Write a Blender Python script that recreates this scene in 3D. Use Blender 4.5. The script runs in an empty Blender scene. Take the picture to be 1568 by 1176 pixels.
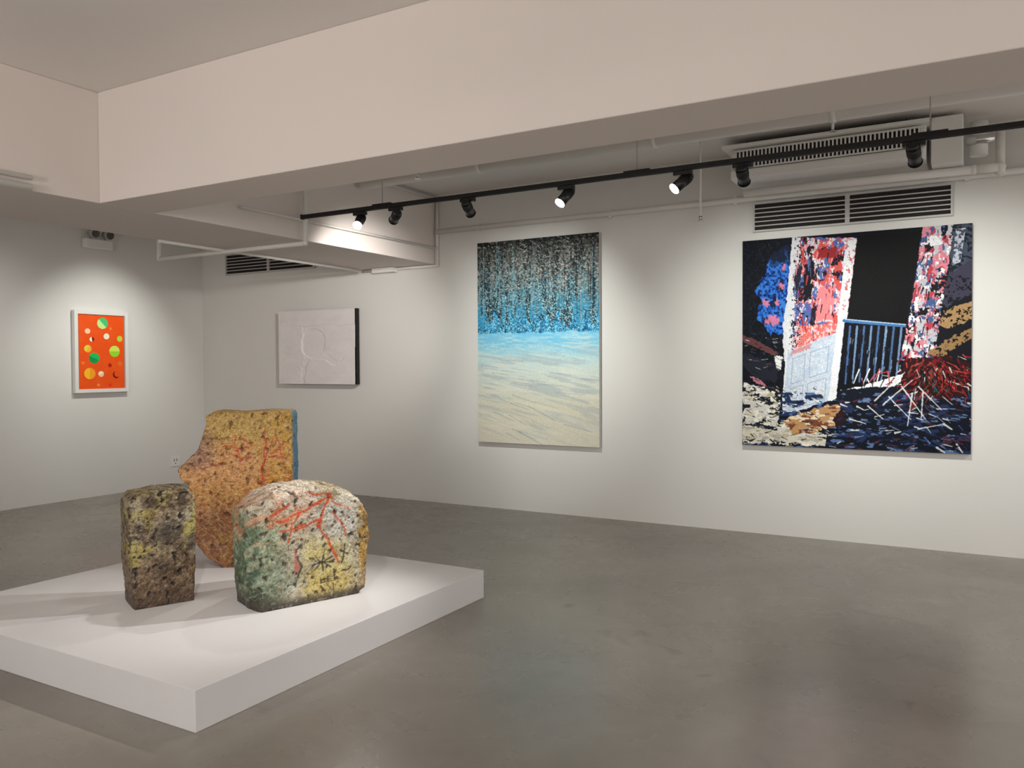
import bpy, bmesh, math, random
import numpy as np
from mathutils import Vector, Matrix, noise as mnoise
random.seed(7); RNG=np.random.RandomState(11)
sc=bpy.context.scene
try:
    sc.view_settings.view_transform='Standard'; sc.view_settings.look='None'; sc.view_settings.exposure=0.0
except Exception: pass

# ------------------------------------------------------------------ colour helpers
def lin(c):
    c=np.asarray(c,float)/255.0
    return np.where(c<=0.04045,c/12.92,((c+0.055)/1.055)**2.4)
def L4(c): 
    l=lin(c); return (float(l[0]),float(l[1]),float(l[2]),1.0)

# ------------------------------------------------------------------ materials
def mat(name,col,rough=0.5,metal=0.0,noise_amt=0.0,noise_scale=8.0,bump=0.0,bump_scale=200.0,emit=None,emit_s=0.0,spec=0.5):
    m=bpy.data.materials.new(name); m.use_nodes=True
    nt=m.node_tree; b=nt.nodes['Principled BSDF']
    b.inputs['Base Color'].default_value=L4(col); b.inputs['Roughness'].default_value=rough
    b.inputs['Metallic'].default_value=metal; b.inputs['Specular IOR Level'].default_value=spec
    tc=nt.nodes.new('ShaderNodeTexCoord')
    if noise_amt>0:
        n=nt.nodes.new('ShaderNodeTexNoise'); n.inputs['Scale'].default_value=noise_scale; n.inputs['Detail'].default_value=6
        nt.links.new(tc.outputs['Object'],n.inputs['Vector'])
        mx=nt.nodes.new('ShaderNodeMixRGB'); mx.blend_type='MULTIPLY'; mx.inputs[0].default_value=1.0
        mx.inputs[1].default_value=L4(col)
        r=nt.nodes.new('ShaderNodeValToRGB'); lo=1-noise_amt
        r.color_ramp.elements[0].position=0.3; r.color_ramp.elements[0].color=(lo,lo,lo,1)
        r.color_ramp.elements[1].position=0.7; r.color_ramp.elements[1].color=(1,1,1,1)
        nt.links.new(n.outputs['Fac'],r.inputs[0]); nt.links.new(r.outputs[0],mx.inputs[2]); nt.links.new(mx.outputs[0],b.inputs['Base Color'])
    if bump>0:
        n2=nt.nodes.new('ShaderNodeTexNoise'); n2.inputs['Scale'].default_value=bump_scale; n2.inputs['Detail'].default_value=4
        nt.links.new(tc.outputs['Object'],n2.inputs['Vector'])
        bp=nt.nodes.new('ShaderNodeBump'); bp.inputs['Strength'].default_value=bump; bp.inputs['Distance'].default_value=0.005
        nt.links.new(n2.outputs['Fac'],bp.inputs['Height']); nt.links.new(bp.outputs[0],b.inputs['Normal'])
    if emit is not None:
        b.inputs['Emission Color'].default_value=L4(emit); b.inputs['Emission Strength'].default_value=emit_s
    return m
M_wall=mat('wall_paint',(221,220,216),0.85,noise_amt=0.02,noise_scale=1.2,bump=0.05,bump_scale=60,spec=0.2)
M_ceil=mat('ceiling_paint',(230,225,220),0.9,noise_amt=0.03,noise_scale=1.0,bump=0.05,bump_scale=40,spec=0.15)
M_beam=mat('beam_paint',(226,217,211),0.9,noise_amt=0.03,noise_scale=0.9,bump=0.05,bump_scale=40,spec=0.15)
M_plat=mat('platform_white',(220,219,219),0.55,noise_amt=0.03,noise_scale=3,spec=0.35)
M_white=mat('white_enamel',(226,226,222),0.45)
M_pipe=mat('pipe_white',(224,222,217),0.5)
M_black=mat('track_black',(14,14,15),0.4)
M_dark=mat('vent_dark',(30,26,24),0.8)
M_slat=mat('vent_slat',(190,188,184),0.5)
M_lens=mat('lamp_lens',(255,255,255),0.3,emit=(255,250,240),emit_s=80)
M_lensoff=mat('lamp_lens_dim',(230,230,230),0.3,emit=(255,250,240),emit_s=8)
M_grey=mat('plastic_grey',(170,168,164),0.5)
M_edge=mat('canvas_edge_black',(12,12,12),0.6)
M_canvasside=mat('canvas_side',(190,190,186),0.8)
M_glass=mat('lamp_glass',(60,58,55),0.15)
M_chrome=mat('chrome',(200,200,200),0.2,metal=1.0)

def floor_mat():
    m=bpy.data.materials.new('epoxy_concrete'); m.use_nodes=True
    nt=m.node_tree; b=nt.nodes['Principled BSDF']; N=nt.nodes.new; lk=nt.links.new
    tc=N('ShaderNodeTexCoord')
    n1=N('ShaderNodeTexNoise'); n1.inputs['Scale'].default_value=0.6; n1.inputs['Detail'].default_value=5; n1.inputs['Distortion'].default_value=0.6
    n2=N('ShaderNodeTexNoise'); n2.inputs['Scale'].default_value=9; n2.inputs['Detail'].default_value=8
    n3=N('ShaderNodeTexNoise'); n3.inputs['Scale'].default_value=2.2; n3.inputs['Detail'].default_value=8; n3.inputs['Distortion'].default_value=1.0
    for n in (n1,n2,n3): lk(tc.outputs['Object'],n.inputs['Vector'])
    r=N('ShaderNodeValToRGB'); r.color_ramp.elements[0].position=0.35; r.color_ramp.elements[0].color=L4((124,118,109))
    r.color_ramp.elements[1].position=0.66; r.color_ramp.elements[1].color=L4((147,141,131)); lk(n1.outputs['Fac'],r.inputs[0])
    r2=N('ShaderNodeValToRGB'); r2.color_ramp.elements[0].position=0.25; r2.color_ramp.elements[0].color=(.93,.93,.93,1)
    r2.color_ramp.elements[1].position=0.6; r2.color_ramp.elements[1].color=(1,1,1,1); lk(n2.outputs['Fac'],r2.inputs[0])
    r3=N('ShaderNodeValToRGB'); r3.color_ramp.elements[0].position=0.26; r3.color_ramp.elements[0].color=(.74,.73,.72,1)
    r3.color_ramp.elements[1].position=0.33; r3.color_ramp.elements[1].color=(1,1,1,1); lk(n3.outputs['Fac'],r3.inputs[0])
    m1=N('ShaderNodeMixRGB'); m1.blend_type='MULTIPLY'; m1.inputs[0].default_value=1; lk(r.outputs[0],m1.inputs[1]); lk(r2.outputs[0],m1.inputs[2])
    m2=N('ShaderNodeMixRGB'); m2.blend_type='MULTIPLY'; m2.inputs[0].default_value=1; lk(m1.outputs[0],m2.inputs[1]); lk(r3.outputs[0],m2.inputs[2])
    lk(m2.outputs[0],b.inputs['Base Color'])
    rr=N('ShaderNodeMapRange'); rr.inputs['To Min'].default_value=0.19; rr.inputs['To Max'].default_value=0.36
    lk(n3.outputs['Fac'],rr.inputs['Value']); lk(rr.outputs[0],b.inputs['Roughness'])
    bp=N('ShaderNodeBump'); bp.inputs['Strength'].default_value=0.08; bp.inputs['Distance'].default_value=0.02
    lk(n1.outputs['Fac'],bp.inputs['Height']); lk(bp.outputs[0],b.inputs['Normal'])
    b.inputs['Specular IOR Level'].default_value=0.65
    return m
M_floor=floor_mat()

def paint_mat(name,rough=0.5,bump=0.3,bscale=120,crust=False,spec=.2):
    m=bpy.data.materials.new(name); m.use_nodes=True
    nt=m.node_tree; b=nt.nodes['Principled BSDF']; b.inputs['Roughness'].default_value=rough
    a=nt.nodes.new('ShaderNodeAttribute'); a.attribute_name='Col'
    tc=nt.nodes.new('ShaderNodeTexCoord'); n2=nt.nodes.new('ShaderNodeTexNoise'); n2.inputs['Scale'].default_value=bscale; n2.inputs['Detail'].default_value=5
    nt.links.new(tc.outputs['Object'],n2.inputs['Vector'])
    bp=nt.nodes.new('ShaderNodeBump'); bp.inputs['Strength'].default_value=bump; bp.inputs['Distance'].default_value=0.004
    nt.links.new(n2.outputs['Fac'],bp.inputs['Height'])
    b.inputs['Specular IOR Level'].default_value=spec
    if crust:
        v=nt.nodes.new('ShaderNodeTexVoronoi'); v.inputs['Scale'].default_value=80
        nt.links.new(tc.outputs['Object'],v.inputs['Vector'])
        b2=nt.nodes.new('ShaderNodeBump'); b2.inputs['Strength'].default_value=.6; b2.inputs['Distance'].default_value=0.007
        nt.links.new(v.outputs['Distance'],b2.inputs['Height']); nt.links.new(bp.outputs[0],b2.inputs['Normal']); nt.links.new(b2.outputs[0],b.inputs['Normal'])
        n3=nt.nodes.new('ShaderNodeTexNoise'); n3.inputs['Scale'].default_value=130; n3.inputs['Detail'].default_value=3
        nt.links.new(tc.outputs['Object'],n3.inputs['Vector'])
        r=nt.nodes.new('ShaderNodeValToRGB'); r.color_ramp.elements[0].position=.34; r.color_ramp.elements[0].color=(.50,.47,.42,1)
        r.color_ramp.elements[1].position=.48; r.color_ramp.elements[1].color=(1.0,1.0,1.0,1)
        nt.links.new(n3.outputs['Fac'],r.inputs[0])
        mx=nt.nodes.new('ShaderNodeMixRGB'); mx.blend_type='MULTIPLY'; mx.inputs[0].default_value=1
        nt.links.new(a.outputs['Color'],mx.inputs[1]); nt.links.new(r.outputs[0],mx.inputs[2]); nt.links.new(mx.outputs[0],b.inputs['Base Color'])
        b.inputs['Specular IOR Level'].default_value=0.4; b.inputs['Coat Weight'].default_value=.35; b.inputs['Coat Roughness'].default_value=.2
        nt.links.new(b2.outputs[0],b.inputs['Coat Normal'])
    else:
        nt.links.new(a.outputs['Color'],b.inputs['Base Color']); nt.links.new(bp.outputs[0],b.inputs['Normal'])
    return m

# ------------------------------------------------------------------ mesh builder
class MB:
    def __init__(s): s.bm=bmesh.new(); s.mats=[]
    def mi(s,m):
        if m not in s.mats: s.mats.append(m)
        return s.mats.index(m)
    def _tag(s,verts,m,smooth=False):
        i=s.mi(m); fs=set()
        for v in verts:
            for f in v.link_faces: fs.add(f)
        for f in fs: f.material_index=i; f.smooth=smooth
    def box(s,c,size,m,rot=None,bevel=0.0):
        M=Matrix.Translation(c)@(rot.to_4x4() if rot is not None else Matrix.Identity(4))@Matrix.Diagonal((*size,1))
        r=bmesh.ops.create_cube(s.bm,size=1,matrix=M); vs=r['verts']
        s._tag(vs,m)
        if bevel>0:
            es=set(e for v in vs for e in v.link_edges)
            rb=bmesh.ops.bevel(s.bm,geom=list(es),offset=bevel,segments=2,affect='EDGES',profile=0.5)
            i=s.mi(m)
            for f in rb['faces']: f.material_index=i
    def bx(s,x0,x1,y0,y1,z0,z1,m,bevel=0.0):
        s.box(((x0+x1)/2,(y0+y1)/2,(z0+z1)/2),(x1-x0,y1-y0,z1-z0),m,None,bevel)
    def cyl(s,p0,p1,r,m,r2=None,seg=20):
        p0=Vector(p0);p1=Vector(p1);d=p1-p0
        M=Matrix.Translation((p0+p1)/2)@d.to_track_quat('Z','Y').to_matrix().to_4x4()
        rr=bmesh.ops.create_cone(s.bm,cap_ends=True,segments=seg,radius1=r,radius2=r if r2 is None else r2,depth=d.length,matrix=M)
        s._tag(rr['verts'],m,True)
        for v in rr['verts']:
            for f in v.link_faces:
                if len(f.verts)>4: f.smooth=False
    def sph(s,c,r,m):
        rr=bmesh.ops.create_uvsphere(s.bm,u_segments=16,v_segments=10,radius=r,matrix=Matrix.Translation(c)); s._tag(rr['verts'],m,True)
    def tube(s,pts,r,m):
        for a,b in zip(pts[:-1],pts[1:]): s.cyl(a,b,r,m)
        for p in pts[1:-1]: s.sph(p,r*1.12,m)
    def obj(s,name,parent=None):
        me=bpy.data.meshes.new(name); s.bm.to_mesh(me); s.bm.free()
        for m in s.mats: me.materials.append(m)
        o=bpy.data.objects.new(name,me); sc.collection.objects.link(o)
        if parent: o.parent=parent
        return o

# ------------------------------------------------------------------ room (metres)
XL,YB,HC,HB=-8.95,7.35,3.36,2.615
XR,YF=4.5,-4.0
HW=HC-.003
b=MB(); b.bx(XL-.15,XR,YF,YB+.15,-.1,0,M_floor); b.obj('floor')
b=MB(); b.bx(XL-.15,XR,YB,YB+.15,0,HC,M_wall); b.obj('wall_back')
b=MB(); b.bx(XL-.15,XL,YF,YB,0,HC,M_wall); b.obj('wall_left')
b=MB(); b.bx(XL-.15,XR,YF,YB+.15,HC,HC+.15,M_ceil); b.obj('ceiling')
b=MB()
b.bx(-5.18,XR,3.42,3.85,HB,HC,M_beam,0.006)
b.bx(-6.24,-5.18,YF,YB,HB,HC,M_beam,0.006)
b.obj('ceiling_beam')

# ------------------------------------------------------------------ platform
b=MB(); b.bx(-5.04,-2.78,2.22,4.46,0.0,0.178,M_plat,0.003); plat=b.obj('display_platform')

# ------------------------------------------------------------------ numpy noise / painting tools
_tab=RNG.rand(256,256)
def vnoise(x,y,seed=0):
    x=np.asarray(x,float)+seed*17.31; y=np.asarray(y,float)+seed*9.73
    xi=np.floor(x).astype(int); yi=np.floor(y).astype(int); fx=x-xi; fy=y-yi
    fx=fx*fx*(3-2*fx); fy=fy*fy*(3-2*fy)
    t=lambda a,c:_tab[a&255,c&255]
    return (t(xi,yi)*(1-fx)+t(xi+1,yi)*fx)*(1-fy)+(t(xi,yi+1)*(1-fx)+t(xi+1,yi+1)*fx)*fy
def fbm(x,y,seed=0,o=4):
    s=0;a=.5;n=0
    for i in range(o):
        s=s+a*vnoise(x*2**i,y*2**i,seed+i*3); n+=a; a*=.5
    return s/n
def sm(a,t,w=.05): return np.clip((a-t)/w*.5+.5,0,1)
def inpoly(x,y,P):
    r=np.zeros(x.shape,bool); n=len(P)
    for i in range(n):
        x0,y0=P[i]; x1,y1=P[(i+1)%n]
        if y0==y1: continue
        c=((y0>y)!=(y1>y))&(x<(x1-x0)*(y-y0)/(y1-y0)+x0); r^=c
    return r
class Paint:
    def __init__(s,X,Y,base):
        s.X=X; s.Y=Y; s.C=np.zeros(X.shape+(3,)); s.C[:]=base; s.Hh=np.zeros(X.shape)
    def put(s,mask,col,a=1.0):
        mk=(np.asarray(mask).astype(float)*a)[...,None]; s.C=s.C*(1-mk)+np.asarray(col,float)*mk
    def poly(s,P,col,rough=2.0,sc_=.25,a=1.0,seed=1,sub=None):
        dx=(fbm(s.X*sc_,s.Y*sc_,seed)-.5)*rough*2; dy=(fbm(s.X*sc_,s.Y*sc_,seed+5)-.5)*rough*2
        m=inpoly(s.X+dx,s.Y+dy,P)
        if sub is not None: m=m&sub
        s.put(m,col,a); return m
    def stroke(s,x0,y0,x1,y1,w,col,a=1.0,rough=.5,within=None,taper=.5):
        pad=w+2
        bb=(s.X>min(x0,x1)-pad)&(s.X<max(x0,x1)+pad)&(s.Y>min(y0,y1)-pad)&(s.Y<max(y0,y1)+pad)
        idx=np.nonzero(bb)
        if len(idx[0])==0: return
        X=s.X[idx];Y=s.Y[idx]; dx=x1-x0;dy=y1-y0;l2=dx*dx+dy*dy+1e-9
        t=np.clip(((X-x0)*dx+(Y-y0)*dy)/l2,0,1)
        d=np.hypot(X-x0-t*dx,Y-y0-t*dy)
        ww=w*(1-rough*.8*vnoise(X*.5,Y*.5,int(x0)%13))*(1-taper*t)
        mk=np.clip((ww-d)/.35+.5,0,1)
        if within is not None: mk=mk*within[idx]
        mk=mk*a
        s.C[idx]=s.C[idx]*(1-mk[:,None])+np.asarray(col,float)*mk[:,None]
        s.Hh[idx]=np.maximum(s.Hh[idx],mk*.6)

def canvas(name,origin,udir,width,height,nu,nv,P,depth,material,sidemat,relief=0.0,normal=(0,-1,0),backmat=None):
    u=Vector(udir); n=Vector(normal); o=Vector(origin)   # origin = top-left of front face
    uu=np.linspace(0,1,nu+1)*width; vv=np.linspace(0,1,nv+1)*height
    UU,VV=np.meshgrid(uu,vv)
    Z=P.Hh*relief if relief>0 else np.zeros_like(UU)
    co=np.stack([o[0]+u[0]*UU+n[0]*Z,o[1]+u[1]*UU+n[1]*Z,o[2]-VV+n[2]*Z],-1).reshape(-1,3)
    ii=np.arange((nu+1)*(nv+1)).reshape(nv+1,nu+1)
    a=ii[:-1,:-1].ravel();b_=ii[1:,:-1].ravel();c=ii[1:,1:].ravel();d=ii[:-1,1:].ravel()
    faces=np.stack([a,b_,c,d],-1)
    V=co.tolist(); Fc=faces.tolist(); nb=len(V); nf=len(Fc)
    q=[o+u*0,o+u*width,o+u*width-Vector((0,0,height)),o-Vector((0,0,height))]
    V+= [tuple(p) for p in q]+[tuple(p-n*depth) for p in q]
    for i in range(4):
        j=(i+1)%4; Fc.append([nb+j,nb+i,nb+4+i,nb+4+j])
    Fc.append([nb+4,nb+7,nb+6,nb+5][::-1])
    me=bpy.data.meshes.new(name); me.from_pydata(V,[],Fc); me.update()
    me.materials.append(material); me.materials.append(sidemat)
    for k in range(nf,len(Fc)): me.polygons[k].material_index=1
    at=me.color_attributes.new('Col','FLOAT_COLOR','POINT')
    col=np.ones((len(V),4)); col[:nb,:3]=lin(np.clip(P.C,0,255)).reshape(-1,3)
    at.data.foreach_set('color',col.ravel())
    ob=bpy.data.objects.new(name,me); sc.collection.objects.link(ob); return ob
def grid(nu,nv,x0,x1,h0,h1,t0,t1,b0,b1):
    u=np.linspace(0,1,nu+1);v=np.linspace(0,1,nv+1);U,V=np.meshgrid(u,v)
    X=(x0*h0*(1-U)+x1*h1*U)/(h0*(1-U)+h1*U); f=(X-x0)/(x1-x0)
    T=t0+(t1-t0)*f; B=b0+(b1-b0)*f
    return U,V,X,T+(B-T)*V

# ------------------------------------------------------------------ HOUSE painting
nu,nv=520,520
U,V,X,Y=grid(nu,nv,1136.5,1486,310,352,370,341,680,693)
P=Paint(X,Y,(9,12,20))
n1=fbm(X*.08,Y*.08,1); n2=fbm(X*.3,Y*.3,2); n3=fbm(X*.7,Y*.7,3,3); n4=fbm(X*.15,Y*.45,4)
P.put((n2>.6)&(X<1230),(20,30,44),.7); P.put((n3>.72)&(X<1230),(56,74,90),.5)
mb=P.poly([(1174,422),(1190,400),(1224,385),(1228,470),(1219,512),(1190,509),(1169,486),(1166,450)],(26,88,186),14,.07)
P.put(mb&(n2>.55),(54,122,210)); P.put(mb&(n2<.40),(14,34,84)); P.put(mb&(n1<.38),(12,22,44),.8)
for cx,cy,r in((1181,464,6),(1197,490,8),(1210,437,5),(1202,462,4),(1184,492,5),(1214,408,4),(1190,486,4)):
    P.put(sm(-np.hypot(X-cx+(n3-.5)*8,Y-cy+(n2-.5)*12),-r,.8),(226,130,160),.9)
P.poly([(1186,395),(1222,372),(1224,400),(1190,412)],(22,40,76),5,.2,.6)
P.poly([(1137,512),(1165,520),(1205,540),(1203,546),(1160,530),(1137,522)],(96,58,60),2,.3)
P.poly([(1137,540),(1175,548),(1205,560),(1200,585),(1165,580),(1137,560)],(30,34,46),4,.2)
P.poly([(1196,542),(1212,546),(1208,566),(1200,560)],(228,228,226),2,.3)
P.poly([(1150,574),(1170,580),(1184,592),(1165,590)],(170,110,122),3,.3)
for i in range(70):
    x=random.uniform(1138,1212); y=random.uniform(510,610); a=random.uniform(-.3,.8); l=random.uniform(4,12)
    P.stroke(x,y,x+l*math.cos(a),y+l*math.sin(a),random.uniform(.5,1.5),random.choice([(150,155,160),(50,68,94),(20,24,34),(90,60,58),(200,205,210),(12,16,25),(12,16,25)]),.8)
pil=P.poly([(1232,362),(1334,362),(1326,440),(1316,520),(1300,540),(1222,538),(1228,440)],(206,86,84),2,.2)
P.put(pil&(fbm(X*.08,Y*.05,11)>.52),(228,150,158))
P.put(pil&(fbm(X*.09,Y*.06,12)>.56),(210,208,218))
P.put(pil&(fbm(X*.10,Y*.07,13)>.57),(24,22,36))
P.put(pil&(fbm(X*.10,Y*.08,14)>.59),(64,104,172))
P.put(pil&(n3>.68),(206,60,54),.8)
P.put(pil&(fbm(X*.3,Y*.2,15)>.68),(232,228,230),.9)
P.poly([(1250,405),(1266,398),(1262,455),(1248,462)],(18,18,28),4,.2)
P.poly([(1272,380),(1306,376),(1303,392),(1270,395)],(150,40,42),3,.25)
P.poly([(1272,440),(1300,436),(1296,488),(1268,490)],(238,132,136),5,.2)
P.poly([(1262,470),(1270,470),(1266,510),(1256,510)],(34,28,40),3,.2)
P.poly([(1240,500),(1302,492),(1298,530),(1236,538)],(228,112,104),6,.2)
P.put(inpoly(X,Y,[(1240,500),(1302,492),(1298,530),(1236,538)])&(n2>.55),(230,190,194))
P.poly([(1228,362),(1243,362),(1232,470),(1227,540),(1216,560),(1212,500),(1222,430)],(216,218,224),3,.15)
P.poly([(1221,500),(1226,545),(1216,642),(1209,640)],(220,224,228),1,.2)
P.poly([(1234,410),(1246,405),(1240,440),(1230,450)],(40,36,50),3,.2)
P.put(pil&(X<1250)&(n2>.64),(30,30,44))
for i in range(100):
    x=random.uniform(1230,1318); y=random.uniform(368,520); l=random.uniform(4,14)
    P.stroke(x,y,x+random.uniform(-3,2),y+l,random.uniform(.5,2.0),random.choice([(214,212,218),(200,70,66),(24,22,34),(228,150,158),(150,40,44),(90,110,160),(24,22,34)]),.9,within=pil)
dr=P.poly([(1221,538),(1303,507),(1294,616),(1211,638)],(192,204,218),1.2,.2)
P.put(dr&(n3>.60),(212,219,228)); P.put(dr&(n3<.32),(164,180,200),.6); P.put(dr&(fbm(X*.1,Y*.1,16)<.40),(172,190,212),.5)
for q in ([(1230,548),(1251,541),(1249,580),(1227,587)],[(1260,538),(1290,528),(1287,568),(1258,577)],[(1226,594),(1248,588),(1245,622),(1223,628)],[(1256,586),(1286,577),(1283,612),(1253,620)]):
    for i in range(4):
        a=q[i];c=q[(i+1)%4]; P.stroke(a[0],a[1],c[0],c[1],1.0,(146,164,188),.7,taper=0)
P.poly([(1228,536),(1262,524),(1260,532),(1226,544)],(206,120,116),3,.3,.7)
P.poly([(1316,366),(1333,366),(1325,440),(1314,520),(1301,612),(1289,614),(1300,520),(1309,440)],(224,226,230),1.5,.15)
P.put(inpoly(X,Y,[(1316,366),(1333,366),(1325,440),(1314,520),(1309,440)])&(n2>.64),(196,96,100))
P.poly([(1333,360),(1424,352),(1406,500),(1318,489)],(5,5,7),1.5,.2)
P.put(inpoly(X,Y,[(1333,360),(1424,352),(1406,500),(1318,489)])&(n3>.70),(18,18,21),.6)
P.poly([(1315,488),(1404,496),(1398,590),(1304,590)],(7,9,18),1,.2)
for i in range(8):
    x=1323+i*10.6; P.stroke(x,498,x-7,586-i*1.5,1.9,(120,152,190) if i%2 else (76,110,158),.9,.4,taper=.2)
    P.stroke(x+3,505,x-4,582,1.3,(14,16,28),.9,.4,taper=.2)
for i in range(40):
    x=random.uniform(1312,1396); y=random.uniform(500,580); P.stroke(x,y,x-1,y+random.uniform(4,12),random.uniform(.6,1.6),random.choice([(10,13,26),(10,13,26),(40,60,100),(150,170,190)]),.8)
P.stroke(1314,489,1404,497,2.8,(66,112,168),1,.2,taper=.1); P.stroke(1316,487,1404,495,1.0,(160,188,212),1,.2,taper=.1)
P.poly([(1308,596),(1340,590),(1400,570),(1396,584),(1366,606),(1350,616),(1330,610)],(228,232,234),2,.25)
for i in range(12):
    x=random.uniform(1330,1395); P.stroke(x,random.uniform(560,580),x+random.uniform(-10,5),random.uniform(585,600),1.3,random.choice([(228,230,232),(180,90,96),(20,20,32),(20,20,32)]))
P.poly([(1424,345),(1487,338),(1487,560),(1396,550)],(16,20,30),1,.2)
po=P.poly([(1424,345),(1464,341),(1446,500),(1440,548),(1395,549),(1410,470)],(190,190,198),2,.2)
P.put(po&(fbm(X*.10,Y*.07,21)>.53),(186,64,76)); P.put(po&(fbm(X*.10,Y*.08,22)>.52),(22,20,30))
P.put(po&(fbm(X*.12,Y*.10,23)>.57),(214,134,148)); P.put(po&(fbm(X*.15,Y*.12,24)>.62),(234,234,236)); P.put(po&(fbm(X*.2,Y*.15,25)>.64),(70,92,142))
for i in range(70):
    y=random.uniform(350,540); x=random.uniform(1428,1462)-(y-345)*.13; l=random.uniform(3,14)
    P.stroke(x,y,x+random.uniform(-4,1),y+l,random.uniform(.6,2),random.choice([(226,226,230),(186,60,72),(22,20,30),(22,20,30),(214,140,150)]),.9)
P.poly([(1462,345),(1487,342),(1487,400),(1478,440),(1456,470)],(66,76,92),3,.2)
P.put(inpoly(X,Y,[(1462,345),(1487,342),(1487,400),(1478,440),(1456,470)])&(n2>.56),(24,28,40))
P.put(inpoly(X,Y,[(1466,350),(1478,348),(1472,400),(1462,404)])&(n2>.45),(186,192,204))
P.poly([(1456,420),(1487,395),(1487,450),(1450,468)],(60,58,76),3,.2)
P.poly([(1452,474),(1487,458),(1487,486),(1462,500),(1446,498)],(170,136,92),3,.2)
P.poly([(1430,540),(1462,512),(1487,500),(1487,515),(1450,545)],(152,120,80),3,.2)
P.put((X>1440)&(Y>420)&(Y<550)&(n2>.58),(20,18,24))
P.poly([(1137,580),(1212,600),(1212,636),(1300,610),(1310,594),(1400,590),(1487,550),(1487,700),(1137,690)],(14,19,32),3,.15)
g=(Y>600)
P.put(g&(fbm(X*.06,Y*.16,31)>.58),(30,46,82)); P.put(g&(fbm(X*.08,Y*.2,32)>.66),(84,108,150))
wl=P.poly([(1138,584),(1172,590),(1210,600),(1206,640),(1225,652),(1288,664),(1284,682),(1137,676)],(200,198,190),5,.12)
P.put(wl&(fbm(X*.06,Y*.18,33)>.50),(24,28,38)); P.put(wl&(fbm(X*.1,Y*.25,34)>.60),(226,222,210)); P.put(wl&(fbm(X*.1,Y*.25,35)>.66),(170,164,136))
P.poly([(1137,652),(1180,656),(1286,672),(1284,680),(1137,672)],(206,200,182),3,.2,.8)
oc=P.poly([(1214,642),(1262,626),(1306,616),(1318,636),(1300,652),(1262,662),(1228,664)],(178,136,90),4,.15)
P.put(oc&(fbm(X*.08,Y*.2,36)>.56),(112,64,48)); P.put(oc&(fbm(X*.08,Y*.25,37)>.60),(220,202,172))
P.poly([(1296,640),(1310,622),(1320,640),(1304,656)],(40,20,22),3,.2)
for i in range(260):
    x=random.uniform(1300,1486); y=random.uniform(612,688); a=random.uniform(-.6,.6)+ (0.5 if x>1420 else 0); l=random.uniform(4,15)
    P.stroke(x,y,x+l*math.cos(a),y+l*math.sin(a),random.uniform(.6,2.2),random.choice([(210,214,214),(46,72,124),(30,40,70),(12,14,24),(110,126,156),(84,40,50),(20,26,44),(12,14,24),(26,40,84),(12,14,24)]),.9)
for i in range(120):
    x=random.uniform(1138,1300); y=random.uniform(590,684); a=random.uniform(-.3,.8); l=random.uniform(4,14)
    P.stroke(x,y,x+l*math.cos(a),y+l*math.sin(a),random.uniform(.6,1.8),random.choice([(222,220,212),(24,28,38),(16,18,28),(150,150,150),(190,176,140)]),.85)
P.poly([(1402,548),(1450,543),(1486,556),(1484,600),(1455,612),(1420,600),(1396,585)],(50,16,20),6,.12)
for i in range(380):
    cx=1442+random.gauss(0,24); cy=572+random.gauss(0,18)
    a=math.pi*(.5)+(1440-cx)*.022+random.uniform(-.9,.9); l=random.uniform(4,17)
    c=random.choice([(186,46,44),(150,32,36),(196,66,56),(34,14,20),(14,12,20),(14,12,20),(110,24,30),(216,206,200),(120,60,40),(40,90,84),(130,28,32),(14,12,20)])
    if cx>1484 or cy<540: continue
    P.stroke(cx,cy,cx+l*math.cos(a),cy+l*math.sin(a),random.uniform(.5,1.7),c,.95)
for (x0,y0,x1,y1) in((1360,612,1402,568),(1372,618,1412,580),(1380,606,1410,640),(1412,600,1406,650),(1398,590,1430,640),(1350,620,1372,640),(1420,655,1450,648),(1420,590,1450,625),(1426,600,1424,640)):
    P.stroke(x0,y0,x1,y1,1.6,(222,222,220),.9,.8)
n5=fbm(X*1.1,Y*1.1,41,3); P.C*= (0.84+.28*n5)[...,None]
P.Hh=P.Hh+n5*.5
M_house=paint_mat('oil_paint_house',0.6,0.25,90,spec=.12)
canvas('house_painting',(-1.83,7.29,2.59),(1,0,0),1.77,1.80,nu,nv,P,0.045,M_house,M_canvasside,relief=0.0012)

# ------------------------------------------------------------------ FOREST painting
nu,nv=280,460
U,V,X,Y=grid(nu,nv,730,918,305,330,373,354,678,684)
P=Paint(X,Y,(66,69,67))
st=fbm(X*.20,Y*.02,51,3); sp=fbm(X*.40,Y*.34,52,3); sp2=fbm(X*.8,Y*.7,53,2); big=fbm(X*.04,Y*.04,54)
top=np.clip(1-V/.14,0,1)
P.put(sm(sp,.55,.06),(124,128,122),.8); P.put(sm(sp,.42,-.08),(30,33,34),.8)
P.put(sm(st,.56,.05)*(V>.05),(140,144,140),.45); P.put(sm(st,.41,-.06),(26,30,32),.55)
teal=np.clip((V-.10)/.24,0,1)*np.clip(.40+2.5*(big-.40),0,1)
P.put(sm(fbm(X*.25,Y*.12,55),.45,.08),(52,122,148),teal*.8)
P.put(sm(st,.42,-.05)*(V>.2),(26,48,62),.6)
P.put(sm(sp2,.58,.04)*(V>.02),(186,190,184),.7)
P.put(top,(22,23,23),.50)
P.put(sm(sp2,.60,.04),(140,210,228),np.clip((V-.18)/.2,0,1)*.75)
P.put(sm(st,.51,.06),(44,148,198),np.clip((V-.24)/.14,0,1)*.75)
for i in range(30):
    x=random.uniform(732,916); h=random.uniform(450,500); P.stroke(x+random.uniform(-2,2),random.uniform(362,420),x,h,random.uniform(.5,1.2),random.choice([(170,174,170),(28,34,38),(28,34,38),(120,180,198),(96,170,196)]),.6,.9,taper=0)
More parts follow.
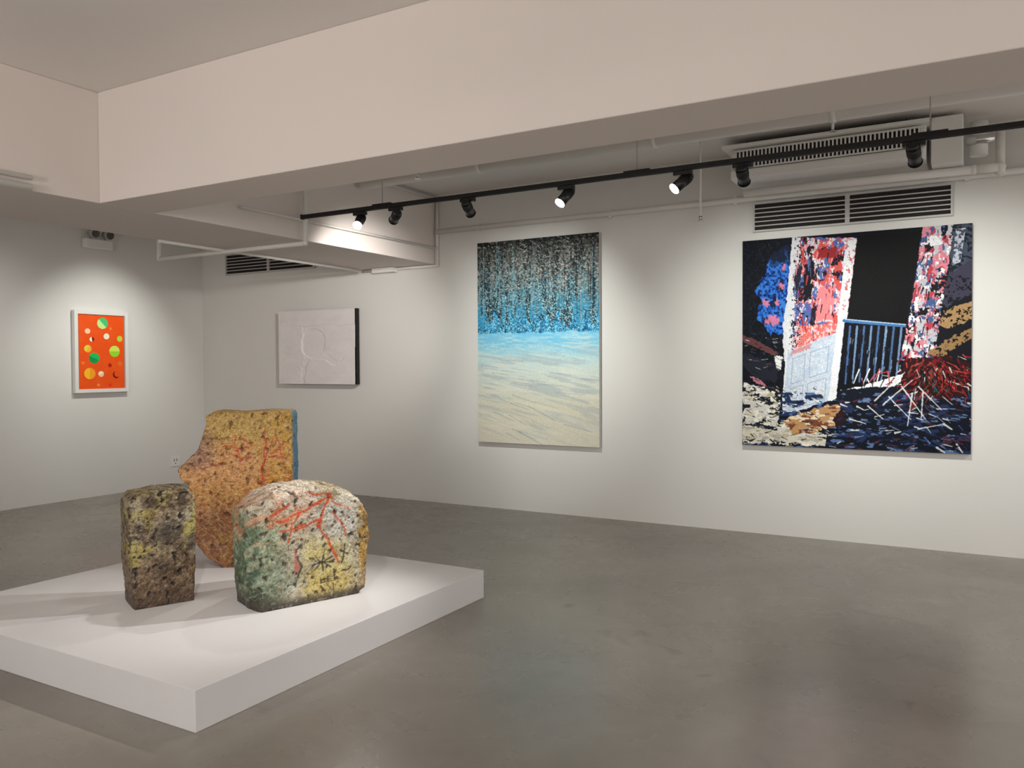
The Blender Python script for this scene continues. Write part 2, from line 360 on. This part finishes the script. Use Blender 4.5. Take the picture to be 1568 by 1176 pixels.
for i in range(1400):
    x=random.uniform(730,918); y=random.uniform(358,488); P.stroke(x,y,x+random.uniform(-4,4),y+random.uniform(-2,3),random.uniform(.35,1.0),random.choice([(190,190,184),(24,26,28),(80,88,88),(206,206,202),(24,26,28)]+([(60,150,186),(120,200,220)] if y>410 else [])),.75)
edge=.455+.02*(fbm(X*.12,X*0,57)-.5)+.012*(sp-.5)
bt=.39+.16*(fbm(X*.18,X*0+3,58,3)-.5)
P.put((V>bt)&(V<=edge),(46,154,210),.85); P.put((V>bt)&(V<edge)&(st>.54),(30,104,150),.75); P.put((V>bt)&(V<edge)&(sp<.43),(30,62,80),.75); P.put((V>bt)&(V<edge)&(sp2>.60),(160,224,240),.8)
sn=V>edge
t=np.clip((V-.455)/.36,0,1)[...,None]
c0=np.array((140,206,230.));c1=np.array((202,216,210.));c2=np.array((212,209,188.));c3=np.array((218,214,196.))
snow=np.where(t<.5,c0+(c1-c0)*t/.5,c1+(c2-c1)*(t-.5)/.5); t2=np.clip((V-.8)/.2,0,1)[...,None]; snow=snow*(1-t2)+c3*t2
P.C=np.where(sn[...,None],snow,P.C)
ang=Y-(X-824)*(0.10+.6*np.clip(V-.55,0,1))
wv=fbm(X*.022+ang*.02,ang*.2,60,5)
P.put(sn*sm(wv,.53,.06),(162,176,182),.5*np.clip((V-.48)*9,0,1)*np.clip((1.03-V)*4,.3,1))
P.put(sn*sm(fbm(X*.03+ang*.03,ang*.3,61,3),.42,-.06),(226,224,208),.4)
P.put(sn*sm(fbm(X*.08,Y*.5,62),.5,.1),(104,186,226),.65*np.clip((.58-V)/.08,0,1))
for i in range(36):
    x=random.uniform(735,895); y=random.uniform(540,665); l=random.uniform(16,45)
    sgn= .14 if y<600 else .5
    P.stroke(x,y,x+l,y+l*sgn*random.uniform(.5,1.1),random.uniform(.7,1.7),(150,162,168),.4)
n5=fbm(X*1.0,Y*1.0,63,3); P.C*=(0.93+.12*n5)[...,None]; P.Hh=P.Hh*.2+sp*(~sn)*.8
M_forest=paint_mat('oil_paint_forest',0.6,0.2,90,spec=.12)
canvas('forest_painting',(-4.60,7.29,2.79),(1,0,0),1.39,2.09,nu,nv,P,0.045,M_forest,M_canvasside,relief=0.001)

# ------------------------------------------------------------------ WHITE RELIEF
nu,nv=260,190
U,V,X,Y=grid(nu,nv,431,546,100,112,478,474,587,588)
P=Paint(X,Y,(228,223,223))
ridge=np.zeros(X.shape)
def sheet(Pn,h,rough=3,seed=1):
    global ridge
    dx=(fbm(X*.12,Y*.12,seed)-.5)*rough*2; m=inpoly(X+dx,Y+dx,Pn); ridge=np.maximum(ridge,m*h)
sheet([(425,490),(470,500),(475,545),(463,595),(425,595)],.5,6,71)
sheet([(470,595),(480,548),(500,550),(520,560),(550,530),(550,595)],.8,5,72)
sheet([(425,470),(520,470),(550,470),(550,500),(500,498),(470,502),(425,492)],.6,3,73)
sheet([(505,500),(550,496),(550,545),(520,552),(506,540)],.3,3,76)
rr=np.hypot((X-487)/18.,(Y-526)/23.)+(fbm(X*.1,Y*.1,77)-.5)*.25; ridge=np.where(rr<1.0,.0,ridge+.7)
for k in range(4):
    r_=ridge.copy(); r_[1:-1,1:-1]=(ridge[:-2,1:-1]+ridge[2:,1:-1]+ridge[1:-1,:-2]+ridge[1:-1,2:]+ridge[1:-1,1:-1]*2)/6; ridge=r_
P.Hh=ridge+.3*fbm(X*.15,Y*.15,74)
P.C*=(0.97+.05*fbm(X*.1,Y*.1,75))[...,None]
M_rel=paint_mat('white_plaster_relief',0.7,0.12,40)
canvas('white_relief_painting',(-7.47,7.275,2.175),(1,0,0),1.215,0.88,nu,nv,P,0.06,M_rel,M_edge,relief=0.011)

# ------------------------------------------------------------------ ORANGE DOT painting (left wall), framed
nu,nv=220,310
U,V,X,Y=grid(nu,nv,118,190,118,114,481,484,597,595)
P=Paint(X,Y,(238,84,22))
P.put(fbm(X*.1,Y*.1,81)>.55,(240,92,28),.6)
def disc(cx,cy,r,c,half=None,c2=None):
    d=np.hypot(X-cx,(Y-cy)*1.0)<r; P.put(d,c)
    if half is not None:
        h=((X-cx)*math.cos(half)+(Y-cy)*math.sin(half))>0; P.put(d&h,c2)
disc(155,495,8.5,(70,200,120),2.4,(196,238,150)); disc(131.5,507,4.2,(250,206,170)); disc(161,515,4.6,(246,236,210)); disc(183,518.5,4.6,(170,226,70),0,(222,200,60))
disc(138,519.5,3.6,(120,30,20),3.0,(250,240,220)); disc(131.5,534,5.6,(228,216,70),.5,(244,180,60)); disc(141,548.5,8.2,(30,190,90),2.0,(20,150,80))
disc(174,538,8.6,(150,220,50),-1.57,(210,232,90)); disc(166,559.5,3.2,(190,30,20)); disc(183,557,4,(240,110,40)); disc(134,572.5,8.6,(252,190,40),0,(248,160,40))
disc(151.5,573,4.4,(244,236,210),1.2,(250,200,150)); disc(176,574,5.6,(120,20,20)); disc(178,572.5,5.0,(238,84,24)); disc(168,503,2.0,(250,130,60)); disc(124,556,2.2,(250,130,60)); disc(147,590,2.2,(250,140,60)); disc(166,590,2.6,(240,50,30))
M_dots=paint_mat('acrylic_dots',0.45,0.05,60)
dots=canvas('canvas',(-8.905,5.60,2.115),(0,1,0),0.565,0.86,nu,nv,P,0.02,M_dots,M_canvasside,normal=(1,0,0))
b=MB(); y0,y1,z0,z1=5.545,6.215,1.215,2.16; fw=.042
b.bx(-8.945,-8.89,y0,y0+fw,z0,z1,M_white,.002); b.bx(-8.945,-8.89,y1-fw,y1,z0,z1,M_white,.002)
b.bx(-8.945,-8.89,y0+fw,y1-fw,z0,z0+fw,M_white,.002); b.bx(-8.945,-8.89,y0+fw,y1-fw,z1-fw,z1,M_white,.002)
b.bx(-8.944,-8.93,y0+.01,y1-.01,z0+.01,z1-.01,M_white)
fr=b.obj('polka_dot_painting'); dots.parent=fr

# ------------------------------------------------------------------ STONES
def stone(name,profile,slices,loc,ang,voxel,colfn,amp=0.02,seed=0,rough=0.55,fineamp=.003,sit=5):
    bm=bmesh.new(); cx=sum(p[0] for p in profile)/len(profile); loops=[]
    pr=[]
    for i in range(len(profile)):
        a=profile[i];c=profile[(i+1)%len(profile)]
        for k in range(4): t=k/4; pr.append((a[0]+(c[0]-a[0])*t,a[1]+(c[1]-a[1])*t))
    for (y,sx,sz,dx) in slices:
        loops.append([bm.verts.new((cx+(x-cx)*sx+dx,y,z*sz)) for x,z in pr])
    n=len(pr)
    for A,B in zip(loops[:-1],loops[1:]):
        for i in range(n):
            j=(i+1)%n; bm.faces.new((A[i],A[j],B[j],B[i]))
    bm.faces.new(loops[0][::-1]); bm.faces.new(loops[-1])
    bmesh.ops.recalc_face_normals(bm,faces=bm.faces)
    me=bpy.data.meshes.new(name); bm.to_mesh(me); bm.free()
    o=bpy.data.objects.new(name,me); sc.collection.objects.link(o)
    md=o.modifiers.new('r','REMESH'); md.mode='VOXEL'; md.voxel_size=voxel
    ms=o.modifiers.new('s','SMOOTH'); ms.iterations=sit; ms.factor=.5
    dg=bpy.context.evaluated_depsgraph_get(); dg.update()
    me2=bpy.data.meshes.new_from_object(o.evaluated_get(dg)); o.modifiers.clear(); o.data=me2
    nvv=len(me2.vertices); co=np.zeros(nvv*3); me2.vertices.foreach_get('co',co); co=co.reshape(-1,3)
    no=np.array([v.normal[:] for v in me2.vertices])
    h=np.zeros(nvv); fine=np.zeros(nvv); pit=np.zeros(nvv)
    for i in range(nvv):
        p=Vector(co[i]); s=Vector((seed*3.1,0,0))
        h[i]=mnoise.noise(p*5+s)*.7+mnoise.noise(p*14+s)*.4
        fine[i]=mnoise.noise(p*50+s)+.6*mnoise.noise(p*100+s)
        pit[i]=mnoise.noise(p*30+s*2)+.3*mnoise.noise(p*70+s*2)
    pits=np.clip(pit-.38,0,1)
    disp=h*amp+fine*fineamp-pits*.035
    low=np.clip(co[:,2]/.05,0,1)
    co2=co+no*(disp*(.3+.7*low))[:,None]
    co2[:,2]-=co2[:,2].min(); co2[:,2]=np.where(co2[:,2]<.012,0.0,co2[:,2])
    me2.vertices.foreach_set('co',co2.ravel()); me2.update()
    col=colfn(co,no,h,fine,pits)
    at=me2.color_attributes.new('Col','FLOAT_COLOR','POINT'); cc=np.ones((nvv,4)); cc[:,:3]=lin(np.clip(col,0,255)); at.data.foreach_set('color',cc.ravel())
    for p in me2.polygons: p.use_smooth=True
    me2.materials.clear(); me2.materials.append(paint_mat('painted_stone_%d'%seed,rough,.5,70,crust=True))
    o.location=(loc[0],loc[1],0.178); o.rotation_euler=(0,0,math.radians(ang)); return o

def mixc(C,m,c,a=1.0):
    mk=(np.asarray(m,float)*a)[:,None]; return C*(1-mk)+np.array(c,float)*mk
def seg(x,z,x0,z0,x1,z1,w,wob=.4,seed=0):
    dx,dz=x1-x0,z1-z0; x=x+(vnoise(x*18,z*18,seed+3)-.5)*.03; z=z+(vnoise(x*18,z*18,seed+9)-.5)*.03
    t=np.clip(((x-x0)*dx+(z-z0)*dz)/(dx*dx+dz*dz+1e-9),0,1)
    return np.clip((w*(1-wob*vnoise(x*60,z*60,seed))-np.hypot(x-x0-t*dx,z-z0-t*dz))/.004+.5,0,1)
def col1(co,no,h,fine,pits):
    x,y,z=co.T; C=np.zeros((len(x),3)); C[:]=(148,130,94)
    q=x+y*.6
    a=fbm(q*7,z*7+y*3,1); b_=fbm(q*24,z*24-y*9,2); c=fbm(q*75,z*75+y*20,3,3)
    C=mixc(C,sm(z,.28)*sm(a,.46,.08),(196,190,168),.8); C=mixc(C,sm(a,.42,-.08),(106,78,50),.65)
    C=mixc(C,sm(b_,.56,.05),(198,188,146),.5); C=mixc(C,sm(b_,.42,-.06),(74,56,38),.65)
    C=mixc(C,sm(z,.26,-.08)*sm(c,.40,.1),(124,84,52),.65); C=mixc(C,sm(fbm(q*12,z*12,7),.56,.05)*sm(z,.2),(196,182,66),.65)
    C=mixc(C,sm(z,.60,.02),(128,112,64),.6); C=mixc(C,sm(c,.64,.04),(214,206,184),.45); C=mixc(C,sm(c,.36,-.04),(48,36,26),.6); C=mixc(C,sm(pits,.01,.02),(26,18,14),.85)
    C=mixc(C,sm(np.hypot(x-.18,(z-.40)*.8),.055,-.03)*sm(b_,.4),(38,30,22),.7); C=mixc(C,sm(np.hypot(x-.16,(z-.2)*.9),.05,-.03)*sm(b_,.45),(50,36,26),.65)
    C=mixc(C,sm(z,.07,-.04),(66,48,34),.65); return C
def col2(co,no,h,fine,pits):
    x,y,z=co.T; C=np.zeros((len(x),3)); C[:]=(184,178,158)
    q=x+y*.5; a=fbm(q*6,z*6+y*3,11); b_=fbm(q*20,z*20+y*9,12); c=fbm(q*75,z*75+y*30,13,3)
    C=mixc(C,sm(a,.52,.1),(198,198,188),.6); C=mixc(C,sm(b_,.42,-.06),(156,138,104),.5)
    side=sm(no[:,0],-.35,-.15)
    gl=sm(x+.18*(.5-a),.12,-.08)*sm(z,.56,-.05)
    C=mixc(C,gl,(126,148,114),.7); C=mixc(C,side*sm(z,.52,-.08),(92,118,94),.8); C=mixc(C,np.maximum(gl*.6,side)*sm(z,.28,-.1)*sm(b_,.36,.1),(48,72,50),.75); C=mixc(C,gl*sm(b_,.56,.05),(184,194,166),.5)
    C=mixc(C,side*sm(b_,.58,.05),(160,170,144),.5)
    C=mixc(C,sm(x,.10,-.05)*sm(z,.10,-.05),(44,52,36),.7)
    C=mixc(C,sm(z+.1*(a-.5),.50,.05)*sm(x,.32,-.06),(212,198,180),.75); C=mixc(C,sm(z,.38,.05)*sm(x,.27,-.06)*sm(b_,.50,.05)*sm(z,.6,-.05),(204,114,70),.6)
    C=mixc(C,sm(x,.24,.04)*sm(x+.2*(.5-a),.50,-.06)*sm(z,.34,-.06)*sm(b_,.36,.1),(206,188,98),.7); C=mixc(C,sm(x,.30,.05)*sm(z,.16,-.05)*sm(x,.56,-.05),(200,174,84),.55)
    C=mixc(C,sm(x+.06*(b_-.5),.60,.02),(142,104,48),.85); C=mixc(C,sm(x,.59,.02)*sm(b_,.53,.05),(186,146,58),.7); C=mixc(C,sm(z,.605,.03)*sm(x,.34,.05),(132,106,60),.65)
    C=mixc(C,sm(np.hypot(x-.47,z-.44),.11,-.04),(206,204,198),.65)
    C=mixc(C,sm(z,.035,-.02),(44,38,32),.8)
    C=mixc(C,sm(c,.65,.04),(226,224,212),.35); C=mixc(C,sm(c,.37,-.04),(92,78,56),.45)
    f=(no[:,1]<.35).astype(float)
    red=(204,72,32)
    for s in ((.10,.47,.30,.53,.010),(.30,.53,.41,.585,.010),(.41,.585,.34,.42,.012),(.34,.42,.43,.25,.011),(.43,.25,.45,.20,.010),(.12,.42,.26,.44,.009),(.28,.62,.40,.60,.008),(.22,.52,.16,.36,.008),(.44,.50,.50,.36,.007),(.06,.52,.18,.56,.009),(.2,.40,.33,.47,.007),(.41,.58,.52,.5,.007)):
        C=mixc(C,seg(x,z,*s,.6,int(s[0]*50))*f,red,.88)
    for k in range(9):
        a0=k*.7; C=mixc(C,seg(x,z,.36,.22,.36+.075*math.cos(a0),.22+.05*math.sin(a0),.0048)*f,(30,30,24),.9)
    for s in ((.46,.28,.52,.24,.006),(.50,.30,.48,.20,.006),(.22,.16,.22,.28,.008)): C=mixc(C,seg(x,z,*s)*f,(46,42,34),.85)
    C=mixc(C,seg(x,z,.20,.18,.21,.32,.011)*f,(192,104,88),.8)
    for i,s in enumerate(((.36,.13,.36,.09),(.36,.09,.385,.09),(.40,.13,.40,.09),(.40,.13,.425,.13),(.40,.11,.42,.11),(.40,.09,.425,.09),(.44,.13,.44,.09),(.44,.13,.46,.12),(.46,.12,.44,.11),(.44,.11,.465,.10),(.36,.07,.37,.04),(.39,.07,.41,.04),(.43,.07,.43,.04))):
        C=mixc(C,seg(x,z,*s,.004,0)*f,(56,42,22),.9)
    C=mixc(C,sm(pits,.02,.02),(60,50,36),.75); return C
def col3(co,no,h,fine,pits):
    x,y,z=co.T; C=np.zeros((len(x),3)); C[:]=(196,144,70)
    q=x+y*.5; a=fbm(q*4+3,z*4,21); b_=fbm(q*14,z*14+y*6,22); c=fbm(q*60,z*60+y*20,23,3)
    C=mixc(C,sm(z+.1*(a-.5),.84,.06),(190,158,82),.8); C=mixc(C,sm(z,.8,.05)*sm(b_,.54,.06),(176,144,56),.6)
    C=mixc(C,sm(z,.80,-.06)*sm(z,.54,.06)*sm(a,.5,.1),(210,150,96),.7); C=mixc(C,sm(z,.64,-.06)*sm(z,.38,.06)*sm(a,.52,-.1),(202,122,44),.75)
    C=mixc(C,sm(z-.12*(a-.5),.40,-.08),(158,100,62),.8); C=mixc(C,sm(z,.34,-.08)*sm(x,.42,-.1)*sm(b_,.46,.1),(120,74,66),.75); C=mixc(C,sm(z,.3,-.06)*sm(b_,.56,.06),(182,132,50),.6)
    C=mixc(C,sm(x,.24,-.05)*sm(z,.66,.04)*sm(z,.9,-.03),(134,98,94),.65)
    C=mixc(C,sm(x,.62,.05)*sm(z,.4,.1)*sm(b_,.40,.1),(198,152,52),.75); C=mixc(C,sm(x,.60,.05)*sm(z,.5,-.1),(168,128,62),.6)
    C=mixc(C,sm(c,.65,.04),(224,196,146),.4); C=mixc(C,sm(c,.36,-.04),(116,74,40),.5)
    w=np.abs(np.sin(x*40+z*34+9*a)); w2=np.abs(np.sin(x*34-z*46+9*b_)); C=mixc(C,np.maximum(sm(w,.08,-.07),sm(w2,.07,-.07)),(232,206,156),.6)
    w3=np.abs(np.sin(z*45+9*a+3*x)); C=mixc(C,sm(w3,.10,-.08)*sm(z,.62,-.05)*sm(z,.3,.05),(182,82,36),.5)
    for s in ((.55,.50,.58,.92,.009),(.62,.84,.56,.66,.007),(.60,.72,.72,.74,.007),(.64,.86,.70,.68,.006),(.70,.82,.62,.74,.006),(.30,.80,.48,.78,.007),(.38,.86,.42,.70,.006),(.34,.74,.50,.72,.006),(.2,.66,.3,.70,.006),(.42,.84,.5,.8,.006)):
        C=mixc(C,seg(x,z,*s,.6,3),(190,60,30),.8)
    C=mixc(C,(no[:,0]>.75)&(y>.02)&(x>.6),(70,146,188),.95)
    C=mixc(C,sm(pits,.02,.02),(92,60,36),.6); return C

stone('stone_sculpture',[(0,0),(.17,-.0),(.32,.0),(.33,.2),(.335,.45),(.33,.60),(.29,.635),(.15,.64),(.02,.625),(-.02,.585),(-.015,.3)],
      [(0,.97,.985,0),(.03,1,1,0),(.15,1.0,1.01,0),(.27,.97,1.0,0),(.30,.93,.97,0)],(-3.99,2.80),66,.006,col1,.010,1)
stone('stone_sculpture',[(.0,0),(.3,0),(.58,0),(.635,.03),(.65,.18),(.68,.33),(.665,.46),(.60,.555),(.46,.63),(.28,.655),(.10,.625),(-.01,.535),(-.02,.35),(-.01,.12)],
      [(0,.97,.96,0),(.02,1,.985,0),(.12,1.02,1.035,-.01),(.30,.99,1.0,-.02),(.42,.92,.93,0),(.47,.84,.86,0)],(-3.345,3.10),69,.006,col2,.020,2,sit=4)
stone('stone_sculpture',[(.30,0),(.5,0),(.72,.0),(.755,.05),(.755,.5),(.755,1.0),(.745,1.025),(.6,1.03),(.42,1.02),(.25,1.03),(.20,1.0),(.205,.95),(.18,.87),(.15,.78),(.08,.71),(.02,.65),(.04,.59),(.09,.55),(.07,.40),(.10,.22),(.19,.08)],
      [(0,.985,.99,0),(.015,1,1,0),(.14,1.0,1.0,0),(.30,1.0,1.0,0),(.32,.98,.98,0)],(-4.56,3.50),38,.0065,col3,.008,3,sit=3)

# ------------------------------------------------------------------ vents
def vent(name,x0,x1,z0,z1,n,mid):
    b=MB(); b.bx(x0,x1,7.325,7.349,z0,z1,M_dark)
    fw=.016
    b.bx(x0-fw,x1+fw,7.305,7.349,z1,z1+fw,M_slat); b.bx(x0-fw,x1+fw,7.305,7.349,z0-fw,z0,M_slat)
    b.bx(x0-fw,x0,7.305,7.349,z0,z1,M_slat); b.bx(x1,x1+fw,7.305,7.349,z0,z1,M_slat)
    if mid: xm=(x0+x1)/2; b.bx(xm-.018,xm+.018,7.305,7.349,z0,z1,M_slat)
    for i in range(1,n):
        z=z0+(z1-z0)*i/n
        b.box(((x0+x1)/2,7.315,z),(x1-x0,.022,.009),M_slat,Matrix.Rotation(math.radians(15),3,'X'))
    return b.obj(name)
vent('air_vent',-1.73,-.21,2.68,2.905,6,True)
vent('air_vent',-8.44,-6.94,2.70,2.935,6,True)

# ------------------------------------------------------------------ air conditioner
b=MB()
b.bx(-1.80,-.36,6.80,7.30,3.02,3.30,M_white,.01)
b.bx(-1.86,-.33,6.72,7.30,3.27,3.30,M_white,.004)
b.bx(-1.76,-.40,6.785,6.80,3.12,3.245,M_dark)
for i in range(46):
    x=-1.755+i*(1.35/45); b.bx(x-.006,x+.006,6.77,6.79,3.115,3.25,M_white)
for z in (3.112,3.18,3.252): b.bx(-1.78,-.38,6.768,6.79,z-.006,z+.006,M_white)
b.bx(-1.80,-.36,6.76,6.81,3.02,3.10,M_white,.015)
b.bx(-.33,-.12,6.85,7.25,2.98,3.33,M_white,.008)
b.cyl((-.02,7.05,3.05),(-.02,7.05,3.3),.06,M_white); b.cyl((-.10,7.0,3.16),(.08,7.0,3.16),.035,M_chrome)
for x in (-1.7,-.5):
    b.cyl((x,6.9,3.30),(x,6.9,HW),.006,M_chrome)
b.obj('air_conditioner')

# ------------------------------------------------------------------ pipes
b=MB(); b.tube([(-5.14,7.31,2.96),(0.6,7.31,2.96),(XR-.1,7.31,2.96)],.026,M_pipe)
for x in (-4.6,-3.1,-1.9,-.1,1.5): b.box((x,7.325,2.96),(.03,.048,.07),M_white)
b.obj('wall_pipe')
b=MB(); b.tube([(-5.1,6.06,3.24),(XR-.1,6.06,3.24)],.055,M_pipe)
for x in (-3.8,-2.2,-.9,.6): b.cyl((x,6.06,3.24),(x,6.06,HW),.008,M_chrome); b.cyl((x-.02,6.06,3.24),(x+.02,6.06,3.24),.062,M_white)
b.cyl((-.9,6.06,3.19),(-.9,6.06,3.13),.009,M_pipe); b.cyl((-.9,6.06,3.12),(-.9,6.06,3.116),.026,M_chrome)
b.obj('sprinkler_main_pipe')
b=MB(); b.tube([(-1.75,7.02,2.955),(-.05,7.02,2.945),(.12,7.02,2.945),(.12,7.20,2.945),(.12,7.20,3.30)],.032,M_pipe)
b.obj('drain_pipe')
b=MB(); b.tube([(-7.05,5.28,3.34),(-7.05,5.28,2.575),(-5.10,5.28,2.575),(-5.10,5.28,3.34)],.02,M_pipe); b.obj('conduit_pipe')
b=MB(); b.tube([(-5.15,0.5,2.63),(-5.15,2.95,2.63)],.022,M_pipe); b.tube([(-5.15,0.5,2.69),(-5.15,2.95,2.69)],.016,M_pipe); b.obj('conduit_pipe')
b=MB(); b.tube([(-6.20,7.33,2.595),(-5.14,7.33,2.595),(-5.14,7.33,3.34)],.014,M_pipe)
b.tube([(-6.14,7.2,2.59),(-6.14,4.6,2.59)],.014,M_pipe)
b.bx(-6.0,-5.7,7.26,7.34,2.56,2.612,M_white); b.obj('conduit_pipe')
b=MB(); b.tube([(-5.15,7.28,3.32),(-5.15,5.0,3.32),(-5.15,4.0,3.32)],.014,M_pipe); b.tube([(-5.13,4.6,2.78),(-5.13,7.3,2.78)],.012,M_pipe); b.obj('conduit_pipe')
b=MB(); b.bx(-7.9,-7.35,5.9,6.9,3.02,3.22,M_white,.01)
for i in range(9): b.bx(-7.88,-7.37,5.95+i*.1,5.99+i*.1,3.005,3.02,M_grey)
for x in (-7.85,-7.4): b.cyl((x,6.4,3.2),(x,6.4,HW),.006,M_chrome)
b.obj('ventilation_duct')
def sprinkler(x,y,zt,zb):
    b=MB(); b.cyl((x,y,zt),(x,y,zb),.009,M_pipe); b.cyl((x,y,zb),(x,y,zb-.03),.014,M_chrome); b.cyl((x,y,zb-.045),(x,y,zb-.049),.026,M_chrome)
    b.cyl((x-.012,y,zb-.03),(x-.004,y,zb-.045),.003,M_chrome); b.cyl((x+.012,y,zb-.03),(x+.004,y,zb-.045),.003,M_chrome); b.obj('sprinkler_head')
sprinkler(-4.05,5.5,HW,3.10); sprinkler(-2.0,6.6,HW,2.72)

# ------------------------------------------------------------------ track + spot heads
TY,TZ=5.10,2.76
def track(name,x0,x1,y,z,m,wires,alongY=False):
    b=MB()
    b.bx(x0,x1,y-.018,y+.018,z-.016,z+.016,m,.003)
    b.bx(x0,x1,y-.006,y+.006,z-.019,z-.014,m)
    b.bx(x0-.012,x0,y-.02,y+.02,z-.02,z+.02,m)
    for w in wires:
        b.cyl((w,y,z+.016),(w,y,HW),.0035,M_grey,seg=8); b.bx(w-.09,w+.09,y-.022,y+.022,z+.012,z+.024,m)
        b.cyl((w,y,HC-.02),(w,y,HW),.025,M_white)
    return b.obj(name)
rail=track('added_fill_track',-4.95,3.2,TY,TZ,M_black,(-4.1,-1.97,-.25,1.6))
def head(parent,pos,target,m,lit,energy,size,blend=1.0,color=(1,.97,.92),rad=.05,aim=None):
    p=Vector(pos); b=MB()
    d=(Vector(target)-p).normalized()
    b.bx(p.x-.06,p.x+.06,p.y-.02,p.y+.02,p.z-.045,p.z-.019,m,.003)
    j=p+Vector((0,0,-.075)); b.cyl(p+Vector((0,0,-.04)),j,.011,m); b.sph(j,.017,m)
    c=j+d*.02+Vector((0,0,-.01))
    b.cyl(c-d*.075,c+d*.055,.036,m); b.cyl(c-d*.095,c-d*.075,.024,m,r2=.035); b.cyl(c+d*.055,c+d*.06,.040,m)
    for k in range(4): b.cyl(c-d*(.06-k*.013),c-d*(.055-k*.013),.0385,m)
    b.cyl(c+d*.06,c+d*.063,.036,M_lens if lit else M_lensoff)
    o=b.obj('track_spotlight')
    l=bpy.data.lights.new('spot_lamp','SPOT'); l.energy=energy; l.spot_size=math.radians(size); l.spot_blend=blend; l.color=color; l.shadow_soft_size=rad
    lo=bpy.data.objects.new('spot_lamp',l); sc.collection.objects.link(lo); lo.location=c+d*.12; lo.rotation_euler=d.to_track_quat('-Z','Y').to_euler(); lo.parent=o
    return o
COOL=(.97,1.0,.95); WARM=(1,.95,.90); NEU=(1,.98,.96)
head(rail,(-4.33,TY,TZ),(-3.4,2.6,0.6),M_black,True,45,70,color=WARM)
head(rail,(-3.97,TY,TZ),(-6.75,7.3,1.85),M_black,False,190,62,color=WARM)
head(rail,(-3.30,TY,TZ),(-3.9,7.3,1.75),M_black,False,185,70,color=COOL)
head(rail,(-2.49,TY,TZ),(-3.5,3.1,0.4),M_black,True,95,50,color=WARM,rad=.03)
head(rail,(-1.66,TY,TZ),(-3.6,3.0,0.4),M_black,True,230,42,color=NEU,rad=.03)
head(rail,(-1.28,TY,TZ),(-1.55,7.3,1.7),M_black,False,145,72,color=COOL)
head(rail,(-.33,TY,TZ),(-.25,7.3,1.7),M_black,False,145,72,color=COOL)
head(rail,(1.6,TY,TZ),(1.4,6.6,.5),M_black,False,90,140,color=NEU)  # unseen fill head added past the right edge to brighten the room
# second track nearer the viewer (out of frame), lighting the sculptures
rail2=track('added_fill_track',-2.9,3.0,1.0,2.70,M_black,(-1.6,0,2.0))
head(rail2,(-1.6,1.0,2.70),(-3.7,3.3,.6),M_black,False,130,38,color=WARM)
head(rail2,(-.2,1.0,2.70),(-1.2,4.6,.0),M_black,False,100,70,color=NEU)  # added fill head, spread over floor and back of the room
# unseen fill track added behind the viewer: one head down, two at the ceiling
fill_rail=track('added_fill_track',-4.0,3.0,-2.0,2.2,M_black,(-3.0,0,2.0))
head(fill_rail,(-.5,-2.0,2.2),(-.6,-1.4,.0),M_black,False,420,150,color=WARM)
head(fill_rail,(-3.4,-2.0,2.2),(-4.0,1.4,3.36),M_black,False,270,120,color=(1,.94,.90),rad=.45)
head(fill_rail,(1.6,-2.0,2.2),(0.6,1.4,3.36),M_black,False,150,120,color=(1,.94,.90),rad=.45)
# white track in the left bay
rail3=MB(); rail3.bx(-7.32,-7.28,3.6,6.9,3.10,3.13,M_white,.003)
for y in (4.0,5.2,6.5): rail3.cyl((-7.3,y,3.13),(-7.3,y,HW),.005,M_white)
rail3=rail3.obj('added_fill_track')
head(rail3,(-7.25,5.85,3.11),(-8.9,5.9,1.75),M_white,False,100,70,color=(1,1,.94))
head(rail3,(-7.25,4.9,3.11),(-8.3,4.0,0.3),M_white,False,60,140,color=(1,.97,.93))

# ------------------------------------------------------------------ emergency light and outlet
b=MB(); b.bx(-8.945,-8.86,5.68,6.02,2.88,2.99,M_white,.012)
for y in (5.76,5.94):
    b.cyl((-8.90,y,2.99),(-8.90,y,3.03),.012,M_grey); b.cyl((-8.90,y,3.06),(-8.80,y+.0,3.04),.040,M_grey,r2=.052); b.cyl((-8.80,y,3.04),(-8.795,y,3.039),.045,M_glass)
b.obj('emergency_light')
b=MB(); b.bx(-8.949,-8.938,6.82,6.96,.235,.365,M_white,.003)
for y in (6.87,6.91): b.bx(-8.9385,-8.936,y-.004,y+.004,.30,.33,M_dark)
b.bx(-8.9385,-8.936,6.885,6.895,.265,.28,M_dark); b.obj('power_outlet')

# ------------------------------------------------------------------ world + camera
w=bpy.data.worlds.new('world'); sc.world=w; w.use_nodes=True
w.node_tree.nodes['Background'].inputs[0].default_value=(1.0,.93,.885,1); w.node_tree.nodes['Background'].inputs[1].default_value=1.0
f,yaw,pit,rol=1248.34,math.radians(29.877),math.radians(-1.2764),math.radians(-.2925)
cy,sy=math.cos(yaw),math.sin(yaw)
F=Vector((-sy*math.cos(pit),cy*math.cos(pit),math.sin(pit))); r0=Vector((cy,sy,0)); u0=r0.cross(F)
R=r0*math.cos(rol)+u0*math.sin(rol); U_=-r0*math.sin(rol)+u0*math.cos(rol)
cam=bpy.data.cameras.new('camera'); co=bpy.data.objects.new('camera',cam); sc.collection.objects.link(co)
M=Matrix((R,U_,-F)).transposed().to_4x4(); M.translation=(0,0,1.5); co.matrix_world=M
cam.sensor_fit='HORIZONTAL'; cam.sensor_width=36; cam.lens=f/1568*36; cam.clip_start=.05
sc.camera=co
